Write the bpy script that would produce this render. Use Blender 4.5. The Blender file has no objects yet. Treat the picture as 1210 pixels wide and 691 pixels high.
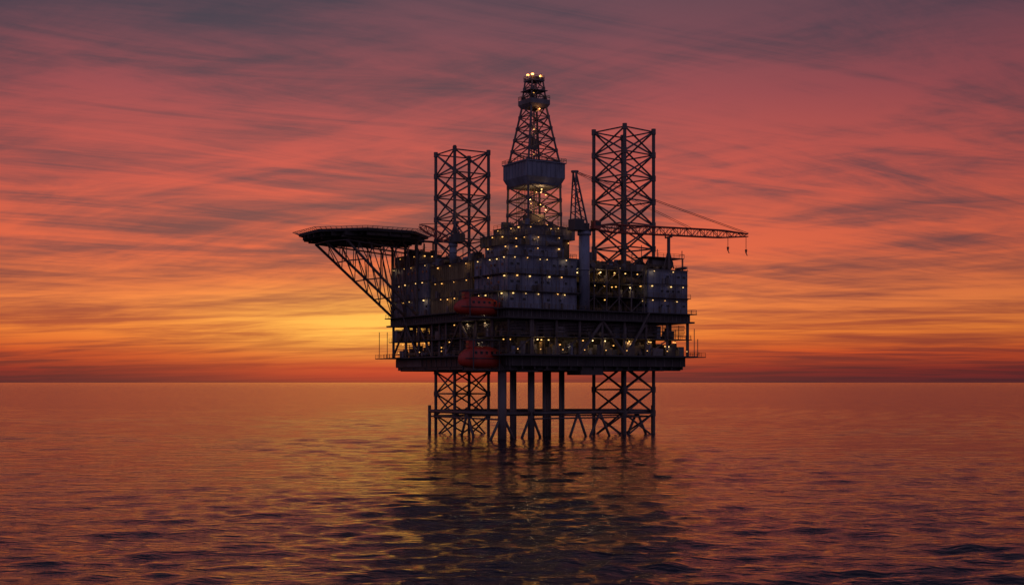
import bpy, math, random
import numpy as np
from mathutils import Vector, Matrix
random.seed(7)
S=bpy.context.scene
S.view_settings.view_transform='Standard'
S.view_settings.look='None'
S.view_settings.exposure=0

def lin(r,g,b):
    f=lambda c:(c/255/12.92) if c/255<=0.04045 else ((c/255+0.055)/1.055)**2.4
    return (f(r),f(g),f(b),1)

# ---------------------------------------------------------------- materials
def mat_paint(name,col,rough=0.55,var=0.35,metal=0.0,scale=0.35,streak=True):
    m=bpy.data.materials.new(name); m.use_nodes=True
    nt=m.node_tree; N=nt.nodes; L=nt.links
    p=N['Principled BSDF']
    tc=N.new('ShaderNodeTexCoord')
    mp=N.new('ShaderNodeMapping'); mp.inputs['Scale'].default_value=(1,1,0.25 if streak else 1)
    L.new(tc.outputs['Object'],mp.inputs['Vector'])
    n=N.new('ShaderNodeTexNoise'); n.inputs['Scale'].default_value=scale; n.inputs['Detail'].default_value=7
    n.inputs['Roughness'].default_value=0.65
    L.new(mp.outputs[0],n.inputs['Vector'])
    n2=N.new('ShaderNodeTexNoise'); n2.inputs['Scale'].default_value=scale*7; n2.inputs['Detail'].default_value=4
    L.new(mp.outputs[0],n2.inputs['Vector'])
    r=N.new('ShaderNodeValToRGB')
    c=col
    r.color_ramp.elements[0].position=0.3; r.color_ramp.elements[0].color=(c[0]*(1-var)*0.9,c[1]*(1-var)*0.85,c[2]*(1-var)*0.8,1)
    r.color_ramp.elements[1].position=0.7; r.color_ramp.elements[1].color=(min(1,c[0]*(1+var*.5)),min(1,c[1]*(1+var*.5)),min(1,c[2]*(1+var*.5)),1)
    L.new(n.outputs[0],r.inputs[0])
    rr=N.new('ShaderNodeValToRGB')
    rr.color_ramp.elements[0].position=0.60; rr.color_ramp.elements[0].color=(0,0,0,1)
    rr.color_ramp.elements[1].position=0.74; rr.color_ramp.elements[1].color=(.75,.75,.75,1)
    L.new(n2.outputs[0],rr.inputs[0])
    mx=N.new('ShaderNodeMixRGB'); mx.inputs['Color2'].default_value=(0.08,0.036,0.018,1)
    L.new(rr.outputs[0],mx.inputs['Fac']); L.new(r.outputs[0],mx.inputs['Color1'])
    L.new(mx.outputs[0],p.inputs['Base Color'])
    p.inputs['Roughness'].default_value=rough; p.inputs['Metallic'].default_value=metal
    return m
M_steel =mat_paint('dark_steel',(0.085,0.075,0.075),0.55)
M_leg   =mat_paint('leg_steel',(0.15,0.12,0.115),0.5)
M_panel =mat_paint('grey_blue_panel',(0.22,0.24,0.31),0.5,0.4)
M_panel2=mat_paint('ochre_panel',(0.28,0.21,0.11),0.6,0.4)
M_grey  =mat_paint('grey_equipment',(0.20,0.18,0.18),0.6,0.45)
M_deck  =mat_paint('deck_plate',(0.07,0.06,0.06),0.7,0.3)
M_rail  =mat_paint('railing_yellow',(0.18,0.12,0.05),0.5,0.2)
M_orange=mat_paint('lifeboat_orange',(0.55,0.05,0.025),0.35,0.2)
M_frame =mat_paint('frame_paint',(0.28,0.30,0.36),0.5,0.2)
M_red   =mat_paint('crane_red',(0.36,0.07,0.045),0.5,0.2)
def mat_glass():
    m=bpy.data.materials.new('window_glass'); m.use_nodes=True
    p=m.node_tree.nodes['Principled BSDF']; p.inputs['Base Color'].default_value=(0.015,0.017,0.02,1)
    p.inputs['Roughness'].default_value=0.08
    return m
M_glass=mat_glass()
def mat_emit(name,col,s):
    m=bpy.data.materials.new(name); m.use_nodes=True
    p=m.node_tree.nodes['Principled BSDF']; p.inputs['Base Color'].default_value=(.8,.8,.8,1)
    p.inputs['Emission Color'].default_value=(*col,1); p.inputs['Emission Strength'].default_value=s
    return m
M_lampW=mat_emit('lamp_warm',(1,0.46,0.10),2.1)
M_lampC=mat_emit('lamp_white',(1,0.58,0.18),2.1)
M_lampR=mat_emit('lamp_amber',(1,0.40,0.09),5.0)

# ---------------------------------------------------------------- builder
class B:
    def __init__(s): s.v=[]; s.f=[]
    def box2(s,x0,x1,y0,y1,z0,z1):
        n=len(s.v)
        s.v+=[(x0,y0,z0),(x1,y0,z0),(x1,y1,z0),(x0,y1,z0),(x0,y0,z1),(x1,y0,z1),(x1,y1,z1),(x0,y1,z1)]
        s.f+=[(n,n+3,n+2,n+1),(n+4,n+5,n+6,n+7),(n,n+1,n+5,n+4),(n+1,n+2,n+6,n+5),(n+2,n+3,n+7,n+6),(n+3,n,n+4,n+7)]
    def box(s,cx,cy,cz,sx,sy,sz): s.box2(cx-sx/2,cx+sx/2,cy-sy/2,cy+sy/2,cz-sz/2,cz+sz/2)
    def tube(s,a,b,r,n=6,r2=None):
        a=Vector(a); b=Vector(b); d=b-a
        if d.length<1e-5: return
        d.normalize()
        up=Vector((0,0,1)) if abs(d.z)<0.95 else Vector((1,0,0))
        x=d.cross(up).normalized(); y=d.cross(x)
        r2=r if r2 is None else r2
        k=len(s.v)
        for (c,rr) in ((a,r),(b,r2)):
            for i in range(n):
                t=2*math.pi*(i+.5)/n
                s.v.append(tuple(c+x*math.cos(t)*rr+y*math.sin(t)*rr))
        for i in range(n):
            j=(i+1)%n; s.f.append((k+i,k+j,k+n+j,k+n+i))
        s.f.append(tuple(k+i for i in range(n))[::-1]); s.f.append(tuple(k+n+i for i in range(n)))
    def prism(s,pts,z0,z1): s.frustum(pts,z0,pts,z1)
    def frustum(s,p0,z0,p1,z1):
        k=len(s.v); n=len(p0)
        s.v+=[(p[0],p[1],z0) for p in p0]+[(p[0],p[1],z1) for p in p1]
        for i in range(n):
            j=(i+1)%n; s.f.append((k+i,k+j,k+n+j,k+n+i))
        s.f.append(tuple(range(k,k+n))[::-1]); s.f.append(tuple(range(k+n,k+2*n)))
    def rail(s,a,b,h=1.15,r=0.055,step=2.0,toe=False):
        a=Vector(a); b=Vector(b); L=(b-a).length; n=max(1,int(L/step))
        for i in range(n+1):
            p=a.lerp(b,i/n); s.tube(p,p+Vector((0,0,h)),r,4)
        for z in (h,h*.55): s.tube(a+Vector((0,0,z)),b+Vector((0,0,z)),r,4)
    def make(s,name,mat,parent=None,smooth=False):
        me=bpy.data.meshes.new(name); me.from_pydata(s.v,[],s.f); me.update()
        me.materials.append(mat)
        if smooth:
            me.polygons.foreach_set('use_smooth',[True]*len(me.polygons))
        o=bpy.data.objects.new(name,me); S.collection.objects.link(o)
        if parent: o.parent=parent
        return o
def empty(name,loc,rz=0):
    e=bpy.data.objects.new(name,None); S.collection.objects.link(e); e.location=loc; e.rotation_euler=(0,0,rz)
    e.empty_display_size=5
    return e

TH=math.radians(32)
C0=Vector((-1.2,-25,0))
def toworld(u,v,z=0): return Vector((C0.x+u*math.cos(TH)-v*math.sin(TH), C0.y+u*math.sin(TH)+v*math.cos(TH), z))
rig=empty('offshore_oil_rig',C0,TH)

def sq(cx,cy,h,rot):
    out=[]
    for a in (225,315,45,135):
        t=math.radians(a)+rot
        out.append((cx+h*math.sqrt(2)*math.cos(t),cy+h*math.sqrt(2)*math.sin(t)))
    return out
def lattice(b,cx,cy,h0,h1,rot,z0,z1,bays,rc,rb,inner=True,nc=8):
    P=[]
    for i in range(bays+1):
        t=i/bays; h=h0+(h1-h0)*t; z=z0+(z1-z0)*t
        P.append([Vector((x,y,z)) for x,y in sq(cx,cy,h,rot)])
    for k in range(4): b.tube(P[0][k],P[-1][k],rc,nc)
    for i in range(bays+1):
        for k in range(4):
            b.tube(P[i][k],P[i][(k+1)%4],rb*.85,5)
            b.tube(P[i][k]-Vector((0,0,rc*1.6)),P[i][k]+Vector((0,0,rc*1.6)),rc*1.35,nc)
        if inner and i%2==0:
            b.tube(P[i][0],P[i][2],rb*.6,4)
    for i in range(bays):
        for k in range(4):
            a0,a1=P[i][k],P[i][(k+1)%4]; c0,c1=P[i+1][k],P[i+1][(k+1)%4]
            b.tube(a0,c1,rb,5); b.tube(a1,c0,rb,5)

# ---------------------------------------------------------------- legs
LL=(11.7,45.8); RL=(52.5,16.7)
b=B()
lattice(b,LL[0],LL[1],6.0,6.0,0.0,-8,86.9,14,0.48,0.27)
b.tube((LL[0]-6,LL[1]-6,86.9),(LL[0]-6,LL[1]-6,88.0),0.5,8)
b.make('jackup_leg_left',M_leg,rig)
b=B()
lattice(b,RL[0],RL[1],6.5,6.5,math.radians(10),-8,93,14,0.54,0.29)
b.make('jackup_leg_right',M_leg,rig)
b=B()
b.tube((1.6,5.5,-8),(1.6,5.5,21),1.25,14)
b.tube((14.5,10.5,-8),(14.5,10.5,21),1.0,14)
b.tube((10,14,-8),(10,14,21),0.5,10)
b.tube((13,17,-8),(13,17,21),0.5,10)
for i in range(5):
    b.tube((22+i*1.9,15+((i*7)%3)*1.5,-8),(22+i*1.9,15+((i*7)%3)*1.5,21),0.42 if i%2 else 0.55,10)
b.make('support_columns',M_leg,rig,True)
b=B()
ZB=7.0
ring=[(2.5,50),(1.6,5.5),(14.5,9),(45,9),(60.5,12.5),(60.5,26),(20,50)]
for i in range(len(ring)):
    p,q=ring[i],ring[(i+1)%len(ring)]
    if i==1: continue
    b.tube((*p,ZB),(*q,ZB),0.5,10)
    b.tube((*p,ZB-1.6),(*q,ZB-1.6),0.25,8)
b.tube((1.6,5.5,ZB),(14.5,10.5,ZB),0.55,10)
b.tube((LL[0]-6,LL[1]-6,ZB),(14.5,10.5,ZB),0.45,10)
for p in [(2.5,50),(60.5,12.5)]:
    b.tube((*p,ZB+1.8),(*p,-5),0.5,10)
def inv(p,w=5.0,axis=(1,0)):
    x,y=p
    for s_ in(-1,1):
        b.tube((x,y,ZB),(x+axis[0]*w*s_,y+axis[1]*w*s_,-3),0.4,8)
inv((1.6,5.5),6,(0.95,0.1)); inv((38,9.2),5); inv((14.5,10.5),4.5); inv((2.2,26),5,(0,1)); inv((54,12)); inv((30,9.1),4)
b.make('brace_frame',M_leg,rig,True)

# ---------------------------------------------------------------- hull slab and decks
b=B()
b.box2(1,64,1,70,20.5,23.3)
for i in range(16):
    b.box2(1.5+i*4.1,1.9+i*4.1,1.4,69.6,19.6,20.5)
for i in range(9): b.box2(1.3,63.7,3+i*8,3.4+i*8,19.3,20.52)
b.box2(26,34,2,9,18.0,20.45)
b.box2(5,12,3,8,18.8,20.4)
b.make('lower_hull',M_steel,rig)
b=B()
for i in range(22): b.box2(0.86,1.02,2+i*3.15,2.25+i*3.15,20.6,23.2)
for i in range(20): b.box2(2+i*3.15,2.25+i*3.15,0.86,1.02,20.6,23.2)
b.box2(0.8,1.0,52,69.8,20.7,23.1)
b.make('hull_stiffeners',M_grey,rig)
b=B()
b.box2(-2.2,66.2,-2.2,72.5,23.3,23.75)
b.box2(-1,66,-1,73,33.6,34.1)
b.box2(0,65,0,72,34.1,36.2)
b.box2(-1.6,66.4,-1.6,73,36.2,36.5)
b.box2(-4.5,-2.2,60,74,23.3,23.6)
b.box2(66.2,69.5,-2,6,23.3,23.6)
b.box2(-0.4,65.4,-0.4,9,28.6,28.85)
b.box2(-0.4,7,9,72.4,28.6,28.85)
b.make('decks',M_deck,rig)
b=B()
for i in range(44):
    b.box2(0.3+i*1.48,0.45+i*1.48,-0.12,0.0,34.1,36.2)
for i in range(48): b.box2(-0.12,0.0,0.3+i*1.5,0.45+i*1.5,34.1,36.2)
b.make('deck_edge_ribs',M_grey,rig)

b=B()
cols_u=[0.6+i*8 for i in range(9)]
cols_v=[0.6+i*8.8 for i in range(9)]
for u in cols_u: 
    for v in (0.6,8.8,40,71): b.tube((u,v,23.7),(u,v,33.7),0.42 if v<1 else 0.35,8)
for v in cols_v:
    for u in (0.6,8,64.4): b.tube((u,v,23.7),(u,v,33.7),0.42,8)
for i in range(8):
    z0,z1=(23.8,33.6)
    if i in(3,5): b.tube((cols_u[i],0.4,z0),(cols_u[i+1],0.4,z1),0.5,8)
    elif i in(4,): b.tube((cols_u[i],0.4,z1),(cols_u[i+1],0.4,z0),0.5,8)
    elif i%2==0: b.tube((cols_u[i],0.4,z0),(cols_u[i+1],0.4,28.6),0.2,6)
    if i in (2,5,6): b.tube((0.4,cols_v[i],z0),(0.4,cols_v[i+1],z1),0.35,8)
    if i in (3,7): b.tube((0.4,cols_v[i],z1),(0.4,cols_v[i+1],z0),0.35,8)
b.make('deck_columns',M_leg,rig)

b=B()
for z,e in ((23.75,2.1),(36.5,1.5),(28.85,0.35)):
    b.rail((-e,-e,z),(65+e-.3,-e,z)); b.rail((-e,-e,z),(-e,72.4,z)); b.rail((65+e-.4,-e,z),(65+e-.4,72,z)); 
b.rail((-4.4,60,23.6),(-4.4,74,23.6)); b.rail((69.4,-2,23.6),(69.4,6,23.6)); b.rail((66.2,-2,23.6),(69.4,-2,23.6)); b.rail((-4.4,60,23.6),(-2.2,60,23.6))
b.make('railings',M_rail,rig)

b=B()
b.box2(10,58,10.5,64,23.76,33.58)
b.make('inner_bulkhead',M_grey,rig)

# ---------------------------------------------------------------- lamps lists
lampW=B(); lampC=B(); lampR=B(); points=[]
def lamp(u,v,z,kind='W',s=0.36,pt=False,power=60):
    bb={'W':lampW,'C':lampC,'R':lampR}[kind]
    bb.box(u,v,z,s,s,s*0.75)
    if pt: points.append((u,v,z,kind,power))

# ---------------------------------------------------------------- modules
panelB=B(); ochB=B(); greyB=B(); steelB=B(); railB=B(); glassB=B(); frameB=B(); pipeB=B()
def module(core,u0,u1,v0,v1,z0,z1,levels,ribs=2.0,win=True,lights=True,kind='C',pr=0.1,roof=True,dens=1.0):
    core.box2(u0,u1,v0,v1,z0,z1)
    H=(z1-z0)/levels
    for l in range(levels+1):
        z=z0+l*H
        if l>0: steelB.box2(u0-.22,u1+.22,v0-.22,v1+.22,z-.14+l*.003,z+.04+l*.003)
    n=int((u1-u0)/ribs)
    for i in range(n+1):
        u=u0+.15+(u1-u0-.3)*i/max(n,1)
        core.box2(u-.09,u+.09,v0-.14,v0-.002,z0+.05,z1-.25)
    n=int((v1-v0)/ribs)
    for i in range(n+1):
        v=v0+.15+(v1-v0-.3)*i/max(n,1)
        core.box2(u0-.14,u0-.002,v-.09,v+.09,z0+.05,z1-.25)
    for k in range(int((u1-u0)*levels*.22)):
        u=random.uniform(u0+.6,u1-1.6); l=random.randrange(levels); z=z0+l*H+.1
        w=random.uniform(.5,1.5); h=random.uniform(.5,1)*min(2.2,H-.7)
        random.choice((steelB,greyB,core)).box2(u,u+w,v0-random.uniform(.2,.5),v0-.003,z,z+h)
    for k in range(int((v1-v0)*levels*.22)):
        v=random.uniform(v0+.6,v1-1.6); l=random.randrange(levels); z=z0+l*H+.1
        w=random.uniform(.5,1.5); h=random.uniform(.5,1)*min(2.2,H-.7)
        random.choice((steelB,greyB,core)).box2(u0-random.uniform(.2,.5),u0-.003,v,v+w,z,z+h)
    for k in range(int((u1-u0)*.3)):
        u=random.uniform(u0+.3,u1-.3); pipeB.tube((u,v0-.3,z0),(u,v0-.3,z1-random.uniform(0,H)),.07,5)
    for l in range(levels):
        pipeB.tube((u0+.2,v0-.33,z0+(l+1)*H-.5),(u1-.2,v0-.33,z0+(l+1)*H-.5),.08,5)
        pipeB.tube((u0-.33,v0+.2,z0+(l+1)*H-.5),(u0-.33,v1-.2,z0+(l+1)*H-.5),.08,5)
        zc=z0+l*H+H*.52
        if win:
            u=u0+1.1
            while u<u1-1:
                if random.random()<.45:
                    frameB.box2(u-.6,u+.6,v0-.10,v0-.004,zc-.42,zc+.42)
                    glassB.box2(u-.52,u+.52,v0-.13,v0-.02,zc-.34,zc+.34)
                u+=ribs
            v=v0+1.1
            while v<v1-1:
                if random.random()<.45:
                    frameB.box2(u0-.10,u0-.004,v-.6,v+.6,zc-.42,zc+.42)
                    glassB.box2(u0-.13,u0-.02,v-.52,v+.52,zc-.34,zc+.34)
                v+=ribs
        if lights:
            zl=z0+(l+1)*H-.75
            u=u0+random.uniform(.8,2.6)
            while u<u1-.5:
                lamp(u,v0-.6,zl+random.uniform(-.15,.15),kind if random.random()<.7 else 'W',random.uniform(.18,.38),random.random()<pr,16)
                u+=random.choice([2.6,4.6,7.2])/dens
            v=v0+random.uniform(1,3)
            while v<v1-.5:
                lamp(u0-.6,v,zl+random.uniform(-.15,.15),kind if random.random()<.7 else 'W',random.uniform(.18,.38),random.random()<pr,16)
                v+=random.choice([4.2,7.4,9.6])/dens
    if roof:
        railB.rail((u0,v0,z1+.05),(u1,v0,z1+.05)); railB.rail((u0,v0,z1+.05),(u0,v1,z1+.05)); railB.rail((u1,v0,z1+.05),(u1,v1,z1+.05))

module(panelB,0.9,23.8,1.0,19.5,36.5,51.2,3,2.0,kind='C',pr=.15,dens=1.1)
steelB.box2(-0.6,24.6,-0.2,20,41.2,41.4); railB.rail((-.5,-.1,41.4),(24.5,-.1,41.4)); railB.rail((-.5,-.1,41.4),(-.5,20,41.4))
steelB.box2(-0.3,24.4,0.1,20,46.1,46.3); railB.rail((-.2,.2,46.3),(24.3,.2,46.3))
module(panelB,3.0,21.5,4,17,51.25,54.6,1,2.0,win=True,kind='W')
module(ochB,2.5,11,9,19,54.65,57.6,1,1.5,win=False,kind='W')
module(panelB,12,23,7,17,54.65,58.2,1,1.6,win=True,kind='W')
module(ochB,17.5,33,18,33,36.6,58.5,4,2.5,win=False,kind='W')
module(greyB,16.3,34.4,17,34.4,58.55,62.3,1,1.5,win=False,kind='W',pr=.3)
module(ochB,0.9,5.2,20.8,46,36.5,51.2,3,1.2,win=False,kind='W',pr=.15)
module(panelB,0.5,5.2,47,71,36.5,52.6,3,2.4,kind='C',pr=.1)
module(greyB,0.9,9,54,70,52.7,56.0,1,2,win=False,kind='W',pr=.0)
module(greyB,6,28,54,70,36.55,48,2,2.5,win=False,kind='W',pr=.0)
module(panelB,34,62,48,70,36.55,50,3,2.5,kind='W',pr=.0)
module(ochB,35,44,22,44,36.55,49,3,2.5,win=False,kind='W',pr=.0)
module(panelB,49.5,64.6,0.8,8.5,36.5,49.6,3,2.1,kind='C',pr=.15)
steelB.box2(48.8,65.3,-.1,8.6,41.0,41.2); railB.rail((48.8,0,41.2),(65.2,0,41.2))
module(greyB,54,63,10,30,36.55,52,3,2,win=False,kind='W',pr=.0)
greyB.tube((53,4.5,51.7),(61,4.5,51.7),1.5,16); greyB.box2(54,55,3.2,5.8,49.65,50.6); greyB.box2(59,60,3.2,5.8,49.65,50.6)
steelB.box2(50,64,1.5,8,53.2,53.4)
for u in (50.3,57,63.7): pipeB.tube((u,1.8,49.6),(u,1.8,53.2),.15,6)
railB.rail((50,1.5,53.4),(64,1.5,53.4))

for u in (25.5,30,34.5,39,43.5,48.3):
    for v in (1,6,11): pipeB.tube((u,v,36.5),(u,v,50),.22,6)
for z in (40.6,44.6,48.6):
    steelB.box2(25.2,48.8,.8,11.3,z,z+.16)
    railB.rail((25.3,.8,z+.16),(48.8,.8,z+.16))
for i,u in enumerate((25.5,30,34.5,39,43.5)):
    for j,z in enumerate((36.6,40.7,44.7)):
        if (i+j)%2==0: pipeB.tube((u,1,z),(u+4.5,1,z+3.9),.13,5)
        else: pipeB.tube((u+4.5,1,z),(u,1,z+3.9),.13,5)
for k in range(26):
    u=random.uniform(26,47.5); z=random.choice((36.6,40.8,44.8)); v=random.uniform(2,9); r=random.uniform(.4,1.1)
    if random.random()<.5: greyB.tube((u,v,z),(u,v,z+random.uniform(2,3.5)),r,12)
    else: ochB.tube((u-1.6,v,z+r+.3),(u+1.6,v,z+r+.3),r,12)
for k in range(15):
    u=27+random.random()*20; z=random.choice((39.9,43.8,47.8))
    lamp(u,random.uniform(1.2,7),z,random.choice('WWC'),.3,random.random()<.5,55)
ochB.box2(25.4,48.6,11.4,12,36.6,49.9)

def clutter(u0,u1,v0,v1,z0,hmax,n):
    for k in range(n):
        u=random.uniform(u0,u1); v=random.uniform(v0,v1); t=random.random()
        bb=random.choice((greyB,steelB,ochB,greyB,panelB))
        h=random.uniform(.35,1)*hmax
        if t<.4:
            sx,sy=random.uniform(.8,3),random.uniform(.8,2.5)
            bb.box2(u-sx/2,u+sx/2,v-sy/2,v+sy/2,z0+random.uniform(0,.02),z0+h)
        elif t<.65: bb.tube((u,v,z0),(u,v,z0+h),random.uniform(.3,.9),10)
        elif t<.8:
            r=random.uniform(.4,.8); a=random.random()<.5; d=random.uniform(1.2,2.5)
            bb.tube((u-d*a,v-d*(1-a),z0+r+.2),(u+d*a,v+d*(1-a),z0+r+.2),r,10)
        else:
            pipeB.tube((u,v,z0),(u,v,z0+hmax),.12,6)
            pipeB.tube((u,v,z0+hmax*.8),(u+random.uniform(-4,4),v,z0+hmax*.8),.12,6)
clutter(1.5,63,1.2,7.5,23.76,4.2,95); clutter(1.5,63,1.2,7.5,28.86,4.2,95)
clutter(1.2,6.5,9,70,23.76,4.2,80); clutter(1.2,6.5,9,70,28.86,4.2,80)
clutter(25,63,12,68,36.5,6,80); clutter(6,16,20,68,36.5,8,40)
clutter(4,21,5,16,54.62,2.0,14); clutter(1.2,4.8,21,46,51.3,2.6,26); clutter(12.5,22.5,8,16,58.3,2.2,10); clutter(17,33,18,33,62.35,2.2,22)
clutter(1.2,8.5,54.5,69,56.1,1.8,14); clutter(50,64,1.2,8,49.7,1.4,14); clutter(26,48,1.5,10.5,48.8,3.2,34); clutter(54.5,62.5,10.5,29,52.1,2.5,14)
for k in range(9):
    z=29.6+k*.42; pipeB.tube((0.9,0.9+.2*(k%3),z),(63.8,0.9+.2*(k%3),z),.09+.04*(k%2),6)
for k in range(7):
    z=24.6+k*.5; pipeB.tube((0.9+.2*(k%3),2,z),(0.9+.2*(k%3),70,z),.10,6)
    z=30.2+k*.42; pipeB.tube((0.8+.2*(k%3),2,z),(0.8+.2*(k%3),70,z),.09,6)
u=3
while u<64:
    lamp(u,1.0+random.uniform(-.4,3),random.choice((27.9,27.9,26.6)),random.choice('WWC'),.3,random.random()<.55,65); u+=random.uniform(1.8,4.0)
v=4
while v<70:
    lamp(0.7+random.uniform(-.3,2),v,random.choice((27.9,27.9,26.4,32.8)),random.choice('WWC'),.28,random.random()<.4,45); v+=random.uniform(3.5,7)
for k in range(9): lamp(2+k*7.5,-2.1,25.1,'W',.22)
for k in range(5): lamp(-2.1,6+k*14.0,25.1,'W',.22)

for (u,v,z,h) in ((4,6,54.6,6),(8,3,51.3,3.5),(20,12,58.3,7),(30,8,50,7),(46,4,50,4.5),(58,7,53.4,3),(3,30,51.3,5),(3,40,51.3,3.5),(6,60,56,3.4),(63.5,2,49.7,6),(62,20,52,7),(33,24,62.3,4)):
    pipeB.tube((u,v,z),(u,v,z+h),.13,6); pipeB.tube((u-.8,v,z+h*.8),(u+.8,v,z+h*.8),.07,4)
for (u,v) in ((65.8,-1),(65.8,8),(-1.4,71.5),(68,0),(-3.5,73)):
    pipeB.tube((u,v,23.7),(u,v,32 if u<66 else 29),.12,6)
for l in range(3):
    z=36.6+l*4.9
    for s_ in (0,.9): pipeB.tube((-0.3-s_*.5,6,z),(-0.3-s_*.5,14,z+4.8),.1,5)
pipeB.tube((40,-1.5,23.8),(48,-1.5,36.3),.16,5); pipeB.tube((40,-2,23.8),(48,-2,36.3),.16,5)
pipeB.tube((-1.5,50,23.8),(-1.5,60,36.3),.16,5)
for k in range(4): greyB.tube((35+k*1.6,14,49),(35+k*1.6,14,55+k%2),.45,10)

panelB.make('blue_grey_modules',M_panel,rig); ochB.make('ochre_modules',M_panel2,rig); greyB.make('equipment',M_grey,rig)
steelB.make('module_ledges',M_steel,rig); railB.make('module_railings',M_rail,rig); glassB.make('windows',M_glass,rig); frameB.make('window_frames',M_frame,rig)
pipeB.make('pipework',M_leg,rig)

# ---------------------------------------------------------------- derrick
DC=(25.3,25.6)
b=B()
lattice(b,DC[0],DC[1],5.9,5.7,0,62.3,75,3,0.36,0.2)
lattice(b,DC[0],DC[1],5.5,2.6,0,82.4,99.5,5,0.32,0.19)
lattice(b,DC[0],DC[1],2.5,1.9,0,102,107.5,2,0.26,0.15)
lattice(b,DC[0],DC[1],2.7,2.5,0,99.5,102,1,0.26,0.15)
b.tube((DC[0],DC[1],62),(DC[0],DC[1],106),.28,6)
for s_ in(-1,1): b.tube((DC[0]+s_*.9,DC[1],62),(DC[0]+s_*.9,DC[1],100),.12,5)
b.box(DC[0],DC[1],88,1.6,1.6,3.2)
for k in range(14): b.tube((DC[0]-4+k*.55,DC[1]+3.5,62.4),(DC[0]-4+k*.55,DC[1]+3.5,80),.09,4)
b.box(DC[0],DC[1],64.5,5,5,4)
b.make('derrick_lattice',M_leg,rig)
b=B()
b.frustum(sq(*DC,5.5,0),74.6,sq(*DC,6.75,0),77.2)
b.frustum(sq(*DC,6.75,0),77.2,sq(*DC,6.75,0),81.6)
b.box2(DC[0]-7.1,DC[0]+7.1,DC[1]-7.1,DC[1]+7.1,81.6,81.9)
for i in range(9):
    t=-6.6+i*1.65
    b.box2(DC[0]+t-.08,DC[0]+t+.08,DC[1]-6.87,DC[1]-6.74,77.3,81.5); b.box2(DC[0]-6.87,DC[0]-6.74,DC[1]+t-.08,DC[1]+t+.08,77.3,81.5)
b.make('derrick_monkey_board',M_panel,rig)
b=B()
b.frustum(sq(*DC,2.9,0),98.8,sq(*DC,3.5,0),99.8)
b.frustum(sq(*DC,3.5,0),99.8,sq(*DC,3.5,0),101.2)
b.box2(DC[0]-3,DC[0]+3,DC[1]-3,DC[1]+3,103.9,104.1)
b.box2(DC[0]-2.3,DC[0]+2.3,DC[1]-2.3,DC[1]+2.3,106.9,107.3)
b.box2(DC[0]-.9,DC[0]+.9,DC[1]-1.6,DC[1]+1.6,107.3,108.3)
b.make('derrick_crown_block',M_grey,rig)
b=B()
for z,h in ((81.9,7.1),(101.2,3.5),(107.3,2.3)):
    q=sq(*DC,h-.05,0)
    for i in range(4): b.rail((*q[i],z),(*q[(i+1)%4],z),1.2,.07,1.6)
for s_ in (-1.6,1.6): b.tube((DC[0]+s_,DC[1]-1.6,107.3),(DC[0]+s_,DC[1]-1.6,109.2),.12,5)
b.make('derrick_railings',M_rail,rig)
for du,dv in ((-2.0,-2.2),(1.6,-1.2),(-1.2,1.6)):
    lamp(DC[0]+du,DC[1]+dv,108.6+random.uniform(-.4,.7),'R',.6,du*dv>0,50)
for z in (64,67,70,73):
    for k in range(3): lamp(DC[0]+random.uniform(-4,4),DC[1]-random.uniform(1,5),z+random.uniform(-.8,.8),'R' if k%2 else 'W',.24,k==0,340)
for z in (84.5,92,103): 
    lamp(DC[0]-1.5,DC[1]-2.2,z,'W',.2,z==92,60)
lamp(DC[0],DC[1]-3,98.2,'R',.3,True,50)
lampW.make('lamps_warm',M_lampW,rig); lampC.make('lamps_white',M_lampC,rig); lampR.make('lamps_amber',M_lampR,rig)

# ---------------------------------------------------------------- helideck
HC=(-12,66.5); HZ=62.2
b=B()
def octo(r): return [(HC[0]+r*math.cos(math.radians(22.5+45*i)),HC[1]+r*math.sin(math.radians(22.5+45*i))) for i in range(8)]
b.prism(octo(20.3),HZ-.9,HZ)
for i in range(-5,6):
    w=math.sqrt(19.0**2-(i*3.5)**2)
    b.box2(HC[0]-w,HC[0]+w,HC[1]+i*3.5-.2,HC[1]+i*3.5+.2,HZ-2.1,HZ-.9)
for i in range(-4,5):
    w=math.sqrt(18.5**2-(i*4.2)**2)
    b.box2(HC[0]+i*4.2-.15,HC[0]+i*4.2+.15,HC[1]-w,HC[1]+w,HZ-1.9,HZ-.902)
b.make('helideck_platform',M_deck,rig)
b=B()
o0,o1=octo(20.2),octo(22.2)
for i in range(8):
    j=(i+1)%8
    b.tube((*o1[i],HZ+.35),(*o1[j],HZ+.35),.1,5)
    n=10
    for k in range(n):
        t=k/n
        p=(o0[i][0]*(1-t)+o0[j][0]*t,o0[i][1]*(1-t)+o0[j][1]*t); q=(o1[i][0]*(1-t)+o1[j][0]*t,o1[i][1]*(1-t)+o1[j][1]*t)
        b.tube((*p,HZ-.5),(*q,HZ+.35),.08,4)
    for s_ in (.33,.66):
        b.tube((o0[i][0]*(1-s_)+o1[i][0]*s_,o0[i][1]*(1-s_)+o1[i][1]*s_,HZ-.5+.85*s_),(o0[j][0]*(1-s_)+o1[j][0]*s_,o0[j][1]*(1-s_)+o1[j][1]*s_,HZ-.5+.85*s_),.06,4)
b.make('helideck_safety_net',M_grey,rig)
b=B()
ZT=HZ-2.3
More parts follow.
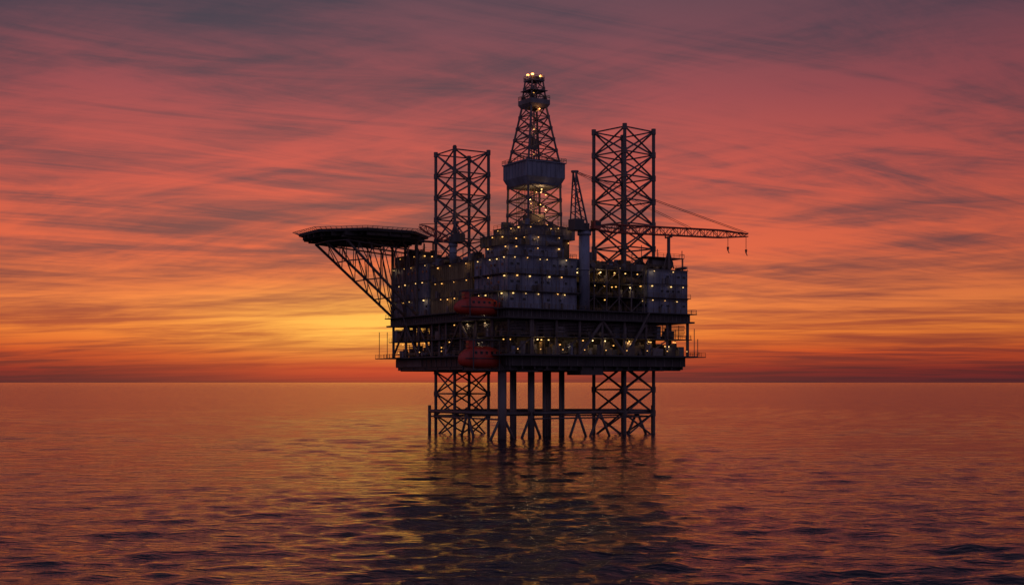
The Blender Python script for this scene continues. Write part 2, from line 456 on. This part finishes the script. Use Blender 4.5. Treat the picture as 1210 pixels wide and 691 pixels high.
for v in (54,62,71):
    base=Vector((0.2,v,36.8)); tip=Vector((-28.5+abs(v-66)*.4,v,ZT-1.0)); tin=Vector((1.0,v,ZT-3.2))
    top=Vector((tip.x-1.5,v,ZT)); 
    b.tube(base,tip,.42,8); b.tube((6,v,ZT),top,.35,8); b.tube(tip,tin,.24,6)
    b.tube((0.2,v,36.6),(0.2,v,ZT),.4,8)
    n=6
    for i in range(n):
        t=i/n; t2=(i+1)/n
        p=base.lerp(tip,t); q=tin.lerp(tip,t); q2=tin.lerp(tip,t2); p2=base.lerp(tip,t2)
        b.tube(p,q2,.17,5) ; b.tube(p2,q2,.15,5)
        b.tube(q,Vector((q.x-1.8,v,ZT)),.15,5); b.tube(Vector((q.x-1.8,v,ZT)),q2,.15,5)
for t in (.25,.5,.75,1):
    for (va,vb) in ((54,62),(62,71)):
        pa=Vector((0.2,va,36.8)).lerp(Vector((-28.5+abs(va-66)*.4,va,ZT-1)),t); pb=Vector((0.2,vb,36.8)).lerp(Vector((-28.5+abs(vb-66)*.4,vb,ZT-1)),t)
        b.tube(pa,pb,.2,6); pc=Vector((0.2,vb,36.8)).lerp(Vector((-28.5+abs(vb-66)*.4,vb,ZT-1)),t-.25); b.tube(pa,pc,.14,5)
for v in (56,62,68): b.tube((7,v,52),(7,v,ZT+.3),.3,6)
b.make('helideck_support_truss',M_leg,rig)

# ---------------------------------------------------------------- cranes
def crane(name,u,v,z0,zc,boomdir,length,tipz,pr=1.6,scale=1.0,mast=14,lean=-2.0):
    e=empty(name,toworld(u,v,0),TH)
    b=B(); b.tube((0,0,z0),(0,0,zc),pr,20); b.tube((0,0,zc-1.2),(0,0,zc-.2),pr*1.25,20); b.tube((0,0,z0+(zc-z0)*.5),(0,0,z0+(zc-z0)*.5+.4),pr*1.12,20)
    b.make('pedestal',M_panel,e,True)
    d=Vector((math.cos(boomdir),math.sin(boomdir),0)); n=Vector((-d.y,d.x,0)); s=scale
    def W(a,c,z): return d*a+n*c+Vector((0,0,z))
    b=B()
    def obox(a0,a1,c0,c1,za,zb):
        k=len(b.v)
        for z in(za,zb):
            for (a,c) in ((a0,c0),(a1,c0),(a1,c1),(a0,c1)): b.v.append(tuple(W(a,c,z)))
        b.f.extend([(k,k+3,k+2,k+1),(k+4,k+5,k+6,k+7),(k,k+1,k+5,k+4),(k+1,k+2,k+6,k+5),(k+2,k+3,k+7,k+6),(k+3,k,k+4,k+7)])
    obox(-4.6*s,2.6*s,-1.9*s,1.9*s,zc,zc+.5*s); obox(-4.4*s,-1.2*s,-1.7*s,1.7*s,zc+.5*s,zc+3.2*s); obox(-1.1*s,1.0*s,-1.2*s,1.2*s,zc+.5*s,zc+2.2*s)
    b.make('machinery_house',M_steel,e)
    b=B(); obox(1.1*s,3.4*s,-3.4*s,-1.7*s,zc+.5*s,zc+2.9*s); b.make('operator_cab',M_red,e)
    b=B(); obox(1.6*s,3.46*s,-3.46*s,-1.64*s,zc+1.4*s,zc+2.5*s); b.make('cab_windows',M_glass,e)
    b=B()
    top=zc+mast
    for c in (-1.2*s,1.2*s):
        b.tube(W(0.6*s,c,zc+.5),W(lean,c*.6,top),.3*s,6); b.tube(W(-4*s,c,zc+3*s),W(lean,c*.6,top),.26*s,6)
    for i in range(1,6):
        t=i/6; za=zc+.5+(top-zc-.5)*t; zb=zc+3*s+(top-zc-3*s)*t
        xa=.6*s+(lean-.6*s)*t; xb=-4*s+(lean+4*s)*t; w=1.2*s*(1-.4*t)
        b.tube(W(xa,-w,za),W(xa,w,za),.14*s,5)
        for c in(-w,w): 
            b.tube(W(xa,c,za),W(xb,c,zb),.14*s,5)
            t2=(i-1)/6; b.tube(W(xa,c,za),W(-4*s+(lean+4*s)*t2,c,zc+3*s+(top-zc-3*s)*t2),.12*s,5)
    b.tube(W(lean-1,0,top+.2),W(lean+1.2,0,top+.4),.4*s,6)
    b.make('gantry_mast',M_leg,e)
    b=B()
    base=W(2.4*s,0,zc+1.2*s); tip=W(length,0,tipz); ax=(tip-base).normalized(); L=(tip-base).length
    up=n.cross(ax); up=-up if up.z<0 else up
    N_=max(8,int(L/2.6)); pts=[]
    for i in range(N_+1):
        t=i/N_; h=1.15*s*min(1,.25+t*6)*min(1,(1-t)*3.5+.35); w=.9*s*min(1,.4+t*5)*min(1,(1-t)*4+.4)
        c=base.lerp(tip,t); pts.append([c+n*w-up*h,c-n*w-up*h,c-n*w+up*h,c+n*w+up*h])
    for i in range(N_):
        for k in range(4):
            b.tube(pts[i][k],pts[i+1][k],.19*s,5)
            if (i+k)%2: b.tube(pts[i][k],pts[i+1][(k+1)%4],.11*s,4)
            else: b.tube(pts[i][(k+1)%4],pts[i+1][k],.11*s,4)
            b.tube(pts[i][k],pts[i][(k+1)%4],.09*s,4)
    b.make('lattice_boom',M_red,e)
    b=B()
    mt=W(lean+.5,0,top+.2)
    for c in(-.6,.6): b.tube(mt+n*c*s,tip+n*c*s+up*.6,.09*s,4); b.tube(mt+n*c*s,base.lerp(tip,.62)+n*c*s+up*1.2*s,.07*s,4)
    b.make('pendant_cables',M_steel,e)
    return e,W,base,tip
e,W,base,tip=crane('pedestal_crane',26.6,1.1,36.6,59.3,0.0,62.5,61.9,mast=16.5,lean=-3.4)
b=B()
for a,ln in ((54.5,3.6),(62,4.0)):
    z=61.4
    b.tube(W(a,0,z),W(a,0,z-ln),.09,5); b.tube(W(a,0,z-ln),W(a,0,z-ln-1.2),.42,8,.2); b.tube(W(a+.1,0,z-ln-1.2),W(a+.5,0,z-ln-1.9),.14,5)
b.make('hook_blocks',M_steel,e)
b=B()
b.tube(W(31,0,49.8),W(31,0,59.4),.5,10); b.tube(W(31,-1.6,59.4),W(31,1.6,59.4),.25,6); b.tube(W(31,-1.6,59.4),W(31,-1.6,60.6),.2,6); b.tube(W(31,1.6,59.4),W(31,1.6,60.6),.2,6)
b.tube(W(29,0,50),W(31,0,56),.2,6);b.tube(W(33,0,50),W(31,0,56),.2,6)
b.make('boom_rest',M_leg,e)
crane('pedestal_crane.001',1.6,33.5,51.3,57.5,math.radians(112),13,63.5,pr=1.1,scale=.8,mast=5.5,lean=-1)

# ---------------------------------------------------------------- lifeboats
def lifeboat(u,v,z,L=14.5,Wd=4.2,H=4.6):
    e=empty('lifeboat',toworld(u,v,z),TH)
    ns,nr=22,20; vs=[];fs=[]
    for i in range(ns+1):
        t=i/ns; x=-L/2+L*t
        k=(1-abs(2*t-1)**3.2); k=max(k,0)**.55
        w=Wd/2*max(.04,k); zt=H*(.36+.62*k*(.80+.20*math.sin(math.pi*min(1,max(0,t))))); zb=H*(.30*(1-k)+.0)
        zm=H*.42+.25*(2*t-1)**2
        for j in range(nr):
            a=2*math.pi*j/nr; ca,sa=math.cos(a),math.sin(a)
            y=w*math.copysign(abs(ca)**.7,ca)
            zz=zm+(zt-zm)*abs(sa)**.75 if sa>=0 else zm-(zm-zb)*abs(sa)**.8
            if sa>0.0: y*= .93
            vs.append((x,y,zz))
    for i in range(ns):
        for j in range(nr):
            k=(j+1)%nr; fs.append((i*nr+j,(i+1)*nr+j,(i+1)*nr+k,i*nr+k))
    fs.append(tuple(range(nr))); fs.append(tuple(ns*nr+j for j in range(nr))[::-1])
    b=B(); b.v=vs; b.f=fs; b.make('hull_and_canopy',M_orange,e,True)
    b=B(); b.box2(-L/2+3,-L/2+4.9,-.8,.8,H*.9,H*1.2); b.make('steering_cupola',M_orange,e)
    b=B(); b.box2(-L/2+2.95,-L/2+4.95,-.7,.7,H*1.0,H*1.12)
    for k in range(5): b.box2(-3.2+k*1.7,-2.5+k*1.7,-Wd*.462,-Wd*.44,H*.62,H*.74)
    b.make('portlights',M_glass,e)
    b=B()
    for s_ in(-1,1): b.tube((-L/2+1.2,s_*Wd*.485,H*.43),(L/2-1.2,s_*Wd*.485,H*.43),.13,6)
    b.make('fender_rail',M_steel,e)
    b=B()
    for x in (-L*.28,L*.28):
        b.tube((x,0,H),(x,0,H+1.4),.1,5)
        for s_ in(-1,1): b.tube((x,s_*Wd*.62,-.6),(x,s_*Wd*.62,H+1.5),.2,6)
        b.tube((x,-Wd*.62,H+1.5),(x,Wd*.62,H+1.5),.22,6); b.tube((x,-Wd*.62,-.6),(x,Wd*.62,-.6),.22,6)
    for s_ in(-1,1): b.tube((-L*.28,s_*Wd*.62,-.6),(L*.62,s_*Wd*.62,-.6),.22,6); b.tube((-L*.28,s_*Wd*.62,H+1.5),(L*.62,s_*Wd*.62,H+1.5),.2,6)
    b.make('davit_frame',M_steel,e)
    return e
lifeboat(-5.2,6.8,34.4,16.0,4.6,5.3)
lifeboat(-4.4,6.8,19.8,15.0,4.6,6.3)

# ---------------------------------------------------------------- real lamps
for (u,v,z,k,p) in points:
    l=bpy.data.lights.new('deck_lamp_light','POINT'); l.energy=p; l.shadow_soft_size=.25
    l.color={'W':(1,.55,.2),'C':(1,.72,.4),'R':(1,.42,.12)}[k]
    o=bpy.data.objects.new('deck_lamp_light',l); S.collection.objects.link(o); o.parent=rig
    o.location=(u-.45,v-.45,z-.4)

# ---------------------------------------------------------------- sea
rng=np.random.default_rng(3)
r=np.concatenate([np.linspace(2,58,12),60*np.exp(np.arange(0,1040)*0.006)])
fine=np.arange(-30,30.001,0.08)
coarse=np.arange(33,328,4.0)
ang=np.radians(np.concatenate([fine,coarse]))
R,A=np.meshgrid(r,ang,indexing='ij')
X=R*np.sin(A); Y=-375+R*np.cos(A)
Z=np.zeros_like(X)
sp=np.maximum(R*0.006,R*np.where(np.abs(A)<0.53,0.0014,0.07))
for i in range(100):
    wl=1.2*(22/1.2)**rng.random()
    th=math.radians(-78+rng.normal()*28)
    k=2*math.pi/wl; st=0.034 if wl<6 else 0.012
    amp=st/k*rng.uniform(.5,1.3)
    fade=np.clip(wl/sp/3.0-.7,0,1)
    ph=rng.random()*6.28
    warp=0.8*np.sin(X*0.021+i)+0.8*np.sin(Y*0.017+i*2.1)
    Z+=fade*amp*np.sin(k*(X*math.cos(th)+Y*math.sin(th))+ph+warp)
g=0.74+0.36*np.sin(X*.013+Y*.021+np.sin(X*.007)*2)*np.sin(Y*.015-X*.006)
Z*=g
nr_,na=X.shape
V=np.stack([X,Y,Z],-1).reshape(-1,3)
i0=np.arange(nr_-1)[:,None]*na; j=np.arange(na)[None,:]; jn=(j+1)%na
F=np.stack([i0+j,i0+na+j,i0+na+jn,i0+jn],-1).reshape(-1,4)[:,::-1]
me=bpy.data.meshes.new('sea')
me.vertices.add(len(V)); me.vertices.foreach_set('co',V.ravel())
me.loops.add(F.size); me.loops.foreach_set('vertex_index',F.ravel().astype(np.int32))
me.polygons.add(len(F)); me.polygons.foreach_set('loop_start',np.arange(0,F.size,4,dtype=np.int32))
me.polygons.foreach_set('use_smooth',np.ones(len(F),dtype=bool))
me.update(calc_edges=True)
sea=bpy.data.objects.new('sea_water',me); S.collection.objects.link(sea)
m=bpy.data.materials.new('sea_water'); m.use_nodes=True; nt=m.node_tree; N=nt.nodes; L=nt.links
p=N['Principled BSDF']; p.inputs['Base Color'].default_value=(0.012,0.008,0.016,1); p.inputs['Roughness'].default_value=0.07; p.inputs['IOR'].default_value=1.33
tc=N.new('ShaderNodeTexCoord')
def noise(sc,det,scale3,rot=0):
    mp=N.new('ShaderNodeMapping'); mp.inputs['Scale'].default_value=scale3; mp.inputs['Rotation'].default_value=(0,0,rot)
    L.new(tc.outputs['Object'],mp.inputs['Vector'])
    n=N.new('ShaderNodeTexNoise'); n.inputs['Scale'].default_value=sc; n.inputs['Detail'].default_value=det; n.inputs['Distortion'].default_value=.4
    L.new(mp.outputs[0],n.inputs['Vector']); return n.outputs[0]
n1=noise(1.8,4,(.45,1,1),.3); n2=noise(.42,3,(.4,1,1),-.15)
b1=N.new('ShaderNodeBump'); b1.inputs['Strength'].default_value=1; b1.inputs['Distance'].default_value=.17
b2=N.new('ShaderNodeBump'); b2.inputs['Strength'].default_value=1; b2.inputs['Distance'].default_value=.42
L.new(n1,b1.inputs['Height']); L.new(n2,b2.inputs['Height']); L.new(b2.outputs[0],b1.inputs['Normal']); L.new(b1.outputs[0],p.inputs['Normal'])
me.materials.append(m)

# ---------------------------------------------------------------- sky
SUN_AZ=-6.3; SUN_EL=1.5
w=bpy.data.worlds.new('sky'); S.world=w; w.use_nodes=True
nt=w.node_tree; N=nt.nodes; L=nt.links; N.clear()
def val(x,inp):
    if isinstance(x,(int,float)): inp.default_value=x
    else: L.new(x,inp)
def M(op,a,b=0.0,c=0.0,clamp=False):
    n=N.new('ShaderNodeMath'); n.operation=op; n.use_clamp=clamp
    val(a,n.inputs[0]); val(b,n.inputs[1]); val(c,n.inputs[2]); return n.outputs[0]
def MR(x,a,b,c=0,d=1,smooth=True):
    n=N.new('ShaderNodeMapRange'); n.interpolation_type='SMOOTHSTEP' if smooth else 'LINEAR'
    val(x,n.inputs['Value']); n.inputs['From Min'].default_value=a; n.inputs['From Max'].default_value=b; n.inputs['To Min'].default_value=c; n.inputs['To Max'].default_value=d
    return n.outputs[0]
def MIX(f,a,b,mode='MIX'):
    n=N.new('ShaderNodeMixRGB'); n.blend_type=mode; val(f,n.inputs[0])
    for x,i in ((a,1),(b,2)):
        if isinstance(x,tuple): n.inputs[i].default_value=x
        else: L.new(x,n.inputs[i])
    return n.outputs[0]
def RAMP(f,stops):
    n=N.new('ShaderNodeValToRGB'); cr=n.color_ramp
    while len(cr.elements)<len(stops): cr.elements.new(.5)
    for e,(p_,c) in zip(cr.elements,stops): e.position=p_; e.color=lin(*c)
    val(f,n.inputs[0]); return n.outputs[0]
tc=N.new('ShaderNodeTexCoord'); nm=N.new('ShaderNodeVectorMath'); nm.operation='NORMALIZE'; L.new(tc.outputs['Generated'],nm.inputs[0])
sx=N.new('ShaderNodeSeparateXYZ'); L.new(nm.outputs[0],sx.inputs[0]); x,y,z=sx.outputs
el=M('MULTIPLY',M('ARCSINE',z),57.2958)
az=M('MULTIPLY',M('ARCTAN2',x,y),57.2958)
zc=M('ADD',M('MAXIMUM',z,0.0),0.06)
cu=M('DIVIDE',x,zc); cv=M('DIVIDE',y,zc)
cb=N.new('ShaderNodeCombineXYZ'); L.new(cu,cb.inputs[0]); L.new(cv,cb.inputs[1])
def cloud(rot,scale,sc,det,dist,rough=.55,off=(0,0,0)):
    mr=N.new('ShaderNodeVectorRotate'); mr.rotation_type='Z_AXIS'; mr.inputs['Angle'].default_value=math.radians(rot); L.new(cb.outputs[0],mr.inputs['Vector'])
    mp=N.new('ShaderNodeMapping')
    mp.inputs['Scale'].default_value=scale; mp.inputs['Location'].default_value=off
    L.new(mr.outputs[0],mp.inputs['Vector'])
    n=N.new('ShaderNodeTexNoise'); n.inputs['Scale'].default_value=sc; n.inputs['Detail'].default_value=det; n.inputs['Distortion'].default_value=dist; n.inputs['Roughness'].default_value=rough
    L.new(mp.outputs[0],n.inputs['Vector']); return n.outputs[0]
c1=cloud(38,(.45,1.2,1),1.1,7,.6,.62,(3.1,1.7,0))
c2=cloud(-28,(.35,1.5,1),1.9,7,1.0,.68,(0,5,2))
c3=cloud(-60,(.6,1.0,1),.7,3,.4,.5,(7,2,1))
c4=cloud(5,(.22,1.1,1),1.5,5,.7,.62,(2,9,4))
lowm=MR(el,2,7)
hi=M('ADD',M('ADD',M('MULTIPLY',c1,.40),M('MULTIPLY',c2,.34)),M('MULTIPLY',c3,.26))
lo=M('ADD',M('MULTIPLY',c4,.65),M('MULTIPLY',c1,.35))
n=M('ADD',M('MULTIPLY',hi,M('ADD',M('MULTIPLY',lowm,.65),.35)),M('MULTIPLY',lo,M('MULTIPLY',M('SUBTRACT',1.0,lowm),.65)))
cl=MR(n,.40,.59)
t=M('DIVIDE',el,18.0,clamp=True)
bright=RAMP(t,[(0,(92,40,46)),(.03,(138,44,42)),(.07,(206,78,42)),(.13,(244,130,56)),(.20,(242,128,68)),(.32,(230,104,70)),(.5,(208,90,76)),(.7,(160,78,82)),(.85,(122,74,84)),(1,(94,72,84))])
dark  =RAMP(t,[(0,(74,38,46)),(.03,(94,40,44)),(.07,(138,54,46)),(.13,(178,80,52)),(.20,(158,78,62)),(.32,(128,74,72)),(.5,(104,70,76)),(.7,(84,66,76)),(.85,(73,64,77)),(1,(66,62,76))])
sky=MIX(cl,dark,bright)
da=M('DIVIDE',M('SUBTRACT',az,SUN_AZ+1.0),8.0); ga=M('EXPONENT',M('MULTIPLY',M('MULTIPLY',da,da),-1.0))
de=M('DIVIDE',M('SUBTRACT',el,2.6),1.4); ge=M('EXPONENT',M('MULTIPLY',M('MULTIPLY',de,de),-1.0))
glow=M('MULTIPLY',M('MULTIPLY',ga,ge),M('ADD',M('MULTIPLY',cl,.7),.25))
sky=MIX(glow,sky,lin(255,196,88))
# red veil low over the horizon under the sun
db=M('DIVIDE',M('SUBTRACT',el,.5),.6); gb=M('EXPONENT',M('MULTIPLY',M('MULTIPLY',db,db),-1.0))
sky=MIX(M('MULTIPLY',M('MULTIPLY',ga,gb),.6),sky,lin(205,55,45))
fa=MR(M('ABSOLUTE',M('SUBTRACT',az,SUN_AZ)),6,38)
sky=MIX(M('MULTIPLY',fa,.6),sky,MIX(1.0,sky,(.45,.48,.60,1),'MULTIPLY'))
zen=MR(el,14,45)
sky=MIX(zen,sky,lin(50,50,74))
back=MR(y,.75,-.4)
sky=MIX(back,sky,RAMP(M('DIVIDE',el,60.0,clamp=True),[(0,(82,72,94)),(.3,(114,102,134)),(1,(80,82,116))]))
nis=N.new('ShaderNodeTexSky'); nis.sky_type='NISHITA'; nis.sun_disc=False; nis.sun_elevation=math.radians(SUN_EL); nis.sun_rotation=math.radians(SUN_AZ)
bg1=N.new('ShaderNodeBackground'); L.new(sky,bg1.inputs[0]); bg1.inputs[1].default_value=1.0
bg2=N.new('ShaderNodeBackground'); L.new(nis.outputs[0],bg2.inputs[0]); bg2.inputs[1].default_value=0.003
ad=N.new('ShaderNodeAddShader'); L.new(bg1.outputs[0],ad.inputs[0]); L.new(bg2.outputs[0],ad.inputs[1])
out=N.new('ShaderNodeOutputWorld'); L.new(ad.outputs[0],out.inputs[0])

# sun already set behind the haze: only a very wide faint glow remains
sl=bpy.data.lights.new('sun','SUN'); sl.energy=.003; sl.angle=math.radians(40); sl.color=(1,.4,.2)
so=bpy.data.objects.new('sun',sl); S.collection.objects.link(so)
a=math.radians(SUN_AZ); e_=math.radians(SUN_EL)
d=-Vector((math.sin(a)*math.cos(e_),math.cos(a)*math.cos(e_),math.sin(e_)))
so.rotation_euler=d.to_track_quat('-Z','Y').to_euler()

# ---------------------------------------------------------------- camera
cam=bpy.data.cameras.new('camera'); co=bpy.data.objects.new('camera',cam); S.collection.objects.link(co)
co.location=(0,-375,16); co.rotation_euler=(math.radians(90),0,0)
cam.sensor_width=36; cam.lens=44.63; cam.shift_y=.0872; cam.clip_end=60000; cam.clip_start=1
S.camera=co
